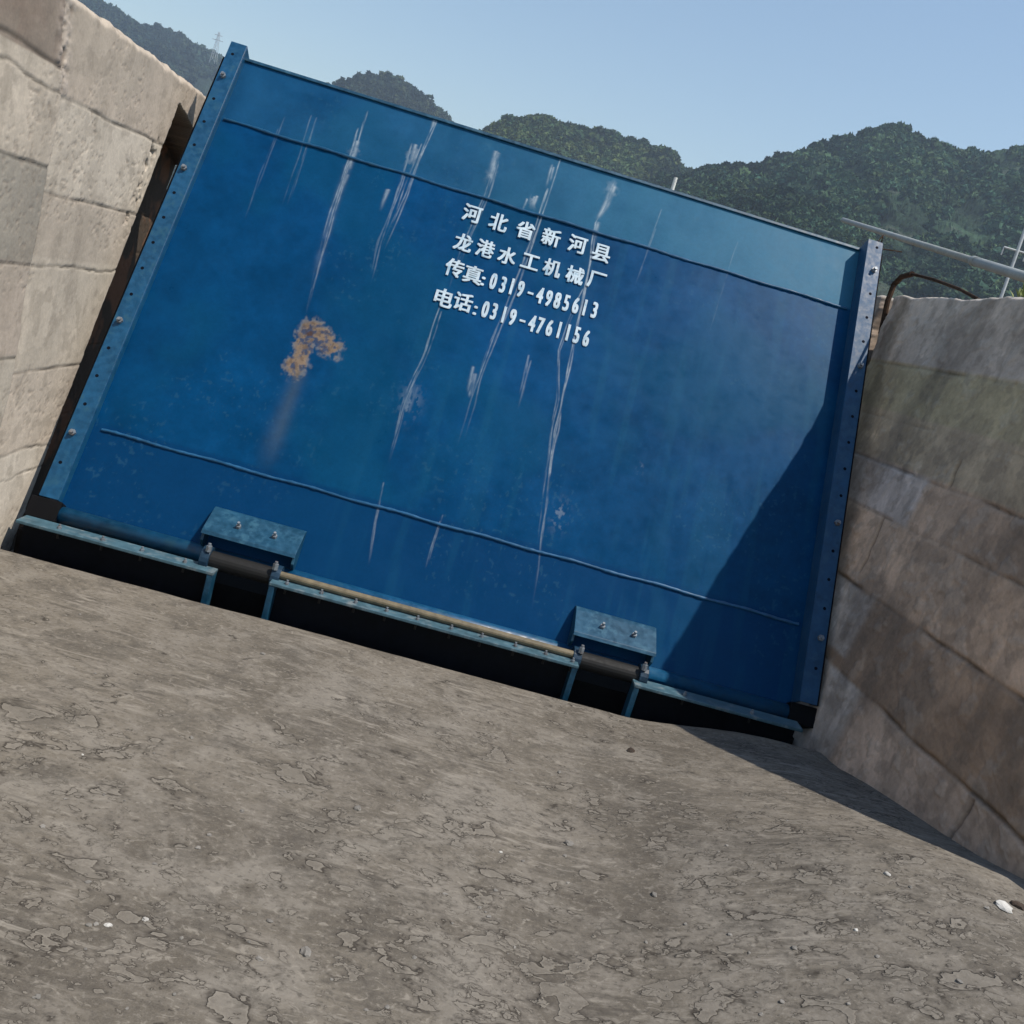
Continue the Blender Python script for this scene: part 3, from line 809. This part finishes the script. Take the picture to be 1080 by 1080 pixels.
# ------------------------------------------------------------------ floor litter
def chip(name, x, y, r, m, label, cat, group=None, flat=.5, seed=0):
    P = None
    d = ray(x, y); 
    t = 1.
    for _ in range(30):
        q = CAM+d*t; t += (floor_z(np.array(q[0]), np.array(q[1]))-q[2])/d[2]*.8
    q = CAM+d*t
    rs = random.Random(seed)
    bm = bmesh.new(); bmesh.ops.create_icosphere(bm, subdivisions=2, radius=1)
    ax = rs.uniform(.7, 1.5); an = rs.uniform(0, 3.14)
    for v in bm.verts:
        k = .75+.5*rs.random(); c = Vector((v.co.x*ax*k, v.co.y*k, v.co.z*flat*k))
        c.rotate(Matrix.Rotation(an, 3, 'Z')); v.co = Vector(tuple(q))+c*r+Vector((0, 0, r*flat*.25))
    o = obj(name, bm, m); return tag(o, label, cat, group)
chip('paper_scrap', 1058, 957, .024, M_paper, 'crumpled white scrap on the floor close to the foot of the right wall', 'litter', flat=.5, seed=5)
chip('dark_clod', 1074, 956, .018, M_stick, 'small dark clod beside the white scrap by the right wall', 'clod', flat=.6, seed=6)
chip('wood_chip', 665, 792, .02, M_stick, 'dark brown chip of wood on the floor in front of the right hinge', 'wood chip', flat=.5, seed=8)
rc_ = random.Random(77)
for i, (x, y) in enumerate([(87, 796), (153, 970), (114, 976), (1024, 931), (936, 922), (903, 981), (528, 899), (322, 1005), (590, 815), (838, 1000), (437, 1010), (690, 944), (1012, 1036), (770, 986), (377, 853), (277, 690), (45, 872), (600, 890)]+[(rc_.uniform(10, 1060), rc_.uniform(640, 1070)) for _ in range(90)]):
    if y < 575+.27*x+25 or (x > 780 and y < 790+.61*(x-850)+40): continue
    white = i < 7
    chip('stone_chip', x, y, (.0065 if white else .010 if i < 18 else .0055)*(.6+.9*((i*37) % 10)/10), M_paper if white else M_stone,
         'tiny pale chip lying loose on the concrete floor' if white else 'tiny grey stone chip lying loose on the concrete floor', 'stone chip',
         'pale chips on the floor' if white else 'grey stone chips on the floor', .6, 20+i)

# ------------------------------------------------------------------ hills
def wood(X, Y, H, T_, A_, R, crown, seed, tint, label):
    """tree crowns standing on a hillside, one mass of foliage seen from afar"""
    rs = np.random.RandomState(seed+5)
    ok = (T_[:-1, :-1] > .12) & (T_[:-1, :-1] < 1.06) & (A_[:-1, :-1] > -31) & (A_[:-1, :-1] < 29) & (H[:-1, :-1] > .085*R)
    dx = np.linalg.norm(np.stack([X[1:, :-1]-X[:-1, :-1], Y[1:, :-1]-Y[:-1, :-1]], -1), axis=-1)
    dy = np.linalg.norm(np.stack([X[:-1, 1:]-X[:-1, :-1], Y[:-1, 1:]-Y[:-1, :-1], H[:-1, 1:]-H[:-1, :-1]], -1), axis=-1)
    gap = fbm(X[:-1, :-1]/(crown*7), Y[:-1, :-1]/(crown*9), seed+61, 4)
    pr = dx*np.minimum(dy, 6)/(crown*crown*.24)*ss((.73-gap)/.10)
    pick = ok & (rs.rand(*pr.shape) < pr)
    I, J = np.where(pick); n = len(I)
    ctr = np.stack([X[I, J], Y[I, J], H[I, J]], -1)
    sz = crown*(.26+.30*rs.rand(n)**1.7)
    # each crown: a cloud of leaf-clump facets, denser outside, facing outward at random tilts
    m = 40
    d = rs.normal(size=(n, m, 3)); d /= np.linalg.norm(d, axis=-1, keepdims=True); d[..., 2] = np.abs(d[..., 2])*1.15-.25
    lob = .62+.55*rs.rand(n, 1, 1)*(np.sin(d[..., :1]*3+6*rs.rand(n, 1, 1))*.5+.5)+.22*rs.rand(n, m, 1)
    c0 = ctr[:, None]+d*lob*sz[:, None, None]+np.array([0, 0, .35])*sz[:, None, None]
    nr = d+.55*rs.normal(size=d.shape); nr /= np.linalg.norm(nr, axis=-1, keepdims=True)
    t1 = np.cross(nr, rs.normal(size=d.shape)); t1 /= np.linalg.norm(t1, axis=-1, keepdims=True); t2 = np.cross(nr, t1)
    q = (.38+.26*rs.rand(n, m, 1))*sz[:, None, None]
    V = np.stack([c0+t1*q*1.2, c0-t1*q*.6+t2*q, c0-t1*q*.6-t2*q], 2)
    F = np.arange(n*m*3).reshape(-1, 3)
    cl = fbm(ctr[:, 0]/(crown*6), ctr[:, 1]/(crown*6), seed+71, 3)
    k = 1.75*(.55+.5*rs.rand(n)+1.6*(cl-.5)).clip(.25, 2)
    hue = rs.rand(n)
    c = np.array(tint)[None]*k[:, None]*(1+np.stack([.7*(hue-.4), .25*(hue-.3), -.2*(hue-.4)], -1))
    C4 = np.concatenate([np.repeat(np.repeat(c[:, None, None, :], m, 1)*(.65+.7*rs.rand(n, m, 1, 1)), 3, 2), np.ones((n, m, 3, 1))], -1)
    me = bpy.data.meshes.new('wood'); V = V.reshape(-1, 3)
    me.vertices.add(len(V)); me.vertices.foreach_set('co', V.astype(np.float32).ravel())
    me.loops.add(F.size); me.loops.foreach_set('vertex_index', F.astype(np.int32).ravel())
    me.polygons.add(len(F)); me.polygons.foreach_set('loop_start', np.arange(0, F.size, 3, dtype=np.int32))
    try: me.polygons.foreach_set('loop_total', np.full(len(F), 3, np.int32))
    except Exception: pass
    me.update(calc_edges=True)
    at = me.color_attributes.new('Col', 'FLOAT_COLOR', 'POINT'); at.data.foreach_set('color', C4.astype(np.float32).ravel())
    me.materials.append(M_forest)
    o = bpy.data.objects.new('wood', me); COL.objects.link(o)
    tag(o, {301: 'bluish far trees massed on the ridge behind the left wall', 311: 'dark trees massed on the rounded hill left of the middle', 321: 'green trees massed on the hill behind the middle of the gate'}.get(seed, 'trees massed on the large steep mountain at the right'), 'wood', kind='stuff')
def hill(label, sky_pts, R, depth, az0, az1, seed, crown, tint, name='hill', res=.07, nt_=150, rel=.12):
    az = np.arange(az0, az1, res); t = np.linspace(0, 1.5, nt_)
    A_, T_ = np.meshgrid(az, t, indexing='ij')
    xs = np.array([p[0] for p in sky_pts]); ys = np.array([p[1] for p in sky_pts])
    el = np.interp(az, xs, ys)
    k = np.ones(5)/5; 
    elp = np.pad(el, 2, mode='edge'); el = np.convolve(elp, k, 'valid')
    r = R-depth+depth*T_
    top = np.tan(np.radians(el))*R
    up_ = np.where(T_ < 1, T_**1.15, 1-(T_-1)*.9)
    X = r*np.sin(np.radians(A_)); Y = r*np.cos(np.radians(A_))
    gull = (fbm(X/(R*.10)+seed, Y/(R*.16), seed, 4)-.5)
    H = top[:, None]*up_*(1+rel*3*gull*1.5*np.clip(T_*(1-T_)*4, 0, 1))
    f1, id1 = cell(X/crown, Y/crown, seed+9)
    clump = fbm(X/(crown*4), Y/(crown*4), seed+29, 4); leaf = fbm(X/(crown*.45), Y/(crown*.8), seed+33, 3); tuft = fbm(X/(crown*1.1), Y/(crown*1.4), seed+35, 3)
    hump = np.clip(1-f1*1.2, 0, 1)**.8*(.25+.9*id1)*crown*.55
    H = H+(0*hump+(tuft-.5)*crown*.5+(clump-.5)*crown*2.4)*np.clip(T_*6, 0, 1)-crown*.25
    H = np.maximum(H, -1.)
    rs = np.random.RandomState(seed)
    jx = (rs.rand(*X.shape)-.5)*crown*.10; jy = (rs.rand(*X.shape)-.5)*crown*.2
    P = np.stack([X+jx, Y+jy, H+(rs.rand(*X.shape)-.5)*crown*.08], -1)
    g = np.array(tint)
    col = g*np.clip(.45+.55*id1[..., None]+2.2*(clump[..., None]-.5)+1.1*(leaf[..., None]-.45), .12, 3)
    bare = ss((fbm(X/(R*.045), Y/(R*.03), seed+41, 4)-.57)/.10)
    col = mixc(col, (.075, .075, .06), bare*.45)
    wood(X, Y, P[..., 2], T_, A_, R, crown, seed, tint, label)
    o = grid_mesh(name, P, np.concatenate([col, np.ones(A_.shape+(1,))], -1), M_forest, smooth=False)
    return tag(o, label, 'hill', kind='structure')
SK0 = [(-60, 5), (-45, 8), (-35, 9.2), (-28.3, 9.0), (-26.2, 8.75), (-24.4, 8.7), (-22.6, 8.3), (-21.8, 8.05), (-20, 7.4), (-17, 6.2), (-10, 3), (-5, 1)]
SK1 = [(-24, 3), (-20, 7), (-17.6, 8.55), (-17.1, 8.75), (-16, 9.45), (-15, 10.0), (-14, 10.25), (-12.4, 10.3), (-11.6, 10.05), (-10.9, 9.75), (-9.5, 9.05), (-8, 8.3), (-5, 6.5), (0, 3)]
SK2 = [(-14, 4), (-10.5, 7.4), (-8.4, 9.0), (-7.7, 9.3), (-7, 10.0), (-6.4, 10.45), (-5.4, 11.05), (-4.6, 11.25), (-3.6, 11.1), (-2.7, 11.15), (-1.9, 11.25), (-1, 11.2), (0, 11.1), (1.9, 10.95), (2.5, 11.15), (3, 11.1), (3.6, 10.75), (4.6, 10.2), (6.5, 9.2), (9, 7.5), (13, 4)]
SK3 = [(-4, 4), (0, 7.8), (3, 9.6), (4.6, 10.4), (5.4, 11.0), (6.2, 11.25), (7.7, 11.6), (9, 12.4), (10.4, 13.35), (12.1, 14.2), (13.3, 14.65), (14.2, 14.9), (15, 15.05), (16, 14.9), (17, 14.75), (17.7, 14.4), (18.5, 14.6), (19.6, 14.95), (20.7, 15.1), (23, 15.6), (27, 16.4), (33, 15), (42, 12), (55, 8), (65, 4)]
hill('hazy blue grey ridge behind the left wall', SK0, 1000, 420, -60, -5, 301, 8, (.024, .038, .026), res=.08, nt_=120)
hill('rounded dark wooded hill left of the middle behind the gate', SK1, 720, 300, -24, 0, 311, 6, (.024, .036, .022), res=.05, nt_=150)
hill('green wooded hill with a knoll behind the middle of the gate', SK2, 520, 230, -14, 13, 321, 4.6, (.038, .058, .024), res=.045, nt_=200)
hill('large steep wooded mountain filling the right background', SK3, 430, 250, -4, 65, 331, 4.2, (.027, .050, .028), res=.05, nt_=300)

# lattice tower far off on the left ridge
tb = azel(-22.55, 8.0, 985); th = azel(-22.6, 9.5, 985)[2]-tb[2]
tw = empty('transmission_tower', tuple(tb), 'faint lattice power tower on the far left ridge', 'tower')
bm = bmesh.new()
for sx in (-1, 1):
    for sy in (-1, 1): tube(bm, tb+np.array([sx*2.6, sy*2.6, -3]), tb+np.array([sx*.5, sy*.5, th]), .2, 6)
for i in range(5):
    f = i/5; g_ = (i+1)/5; w0 = 2.6-2.1*f; w1 = 2.6-2.1*g_
    for sx in (-1, 1): tube(bm, tb+np.array([sx*w0, -w0, th*f]), tb+np.array([-sx*w1, -w1, th*g_]), .12, 6)
obj('lattice_body', bm, M_mast, tw)
bm = bmesh.new()
for f, l in ((.74, 5), (.9, 3.6)): tube(bm, tb+np.array([-l, 0, th*f]), tb+np.array([l, 0, th*f]), .3, 6)
obj('crossarm', bm, M_mast, tw)

# ------------------------------------------------------------------ haze
HAZE = .0004
if HAZE:
    m = bpy.data.materials.new('haze_air'); m.use_nodes = True; n = m.node_tree
    for x in list(n.nodes):
        if x.type != 'OUTPUT_MATERIAL': n.nodes.remove(x)
    v = n.nodes.new('ShaderNodeVolumePrincipled'); v.inputs['Color'].default_value = (.66, .82, 1, 1); v.inputs['Density'].default_value = HAZE
    v.inputs['Anisotropy'].default_value = .2
    n.links.new(v.outputs[0], [x for x in n.nodes if x.type == 'OUTPUT_MATERIAL'][0].inputs['Volume'])
    bm = bmesh.new(); fbox(bm, np.zeros(3), R0, np.array([0, 1., 0]), Z, (-1150, 1150), (-60, 1150), (-12, 178))
    o = obj('haze', bm, m); tag(o, 'thin bluish air haze over the valley', 'haze', kind='stuff')
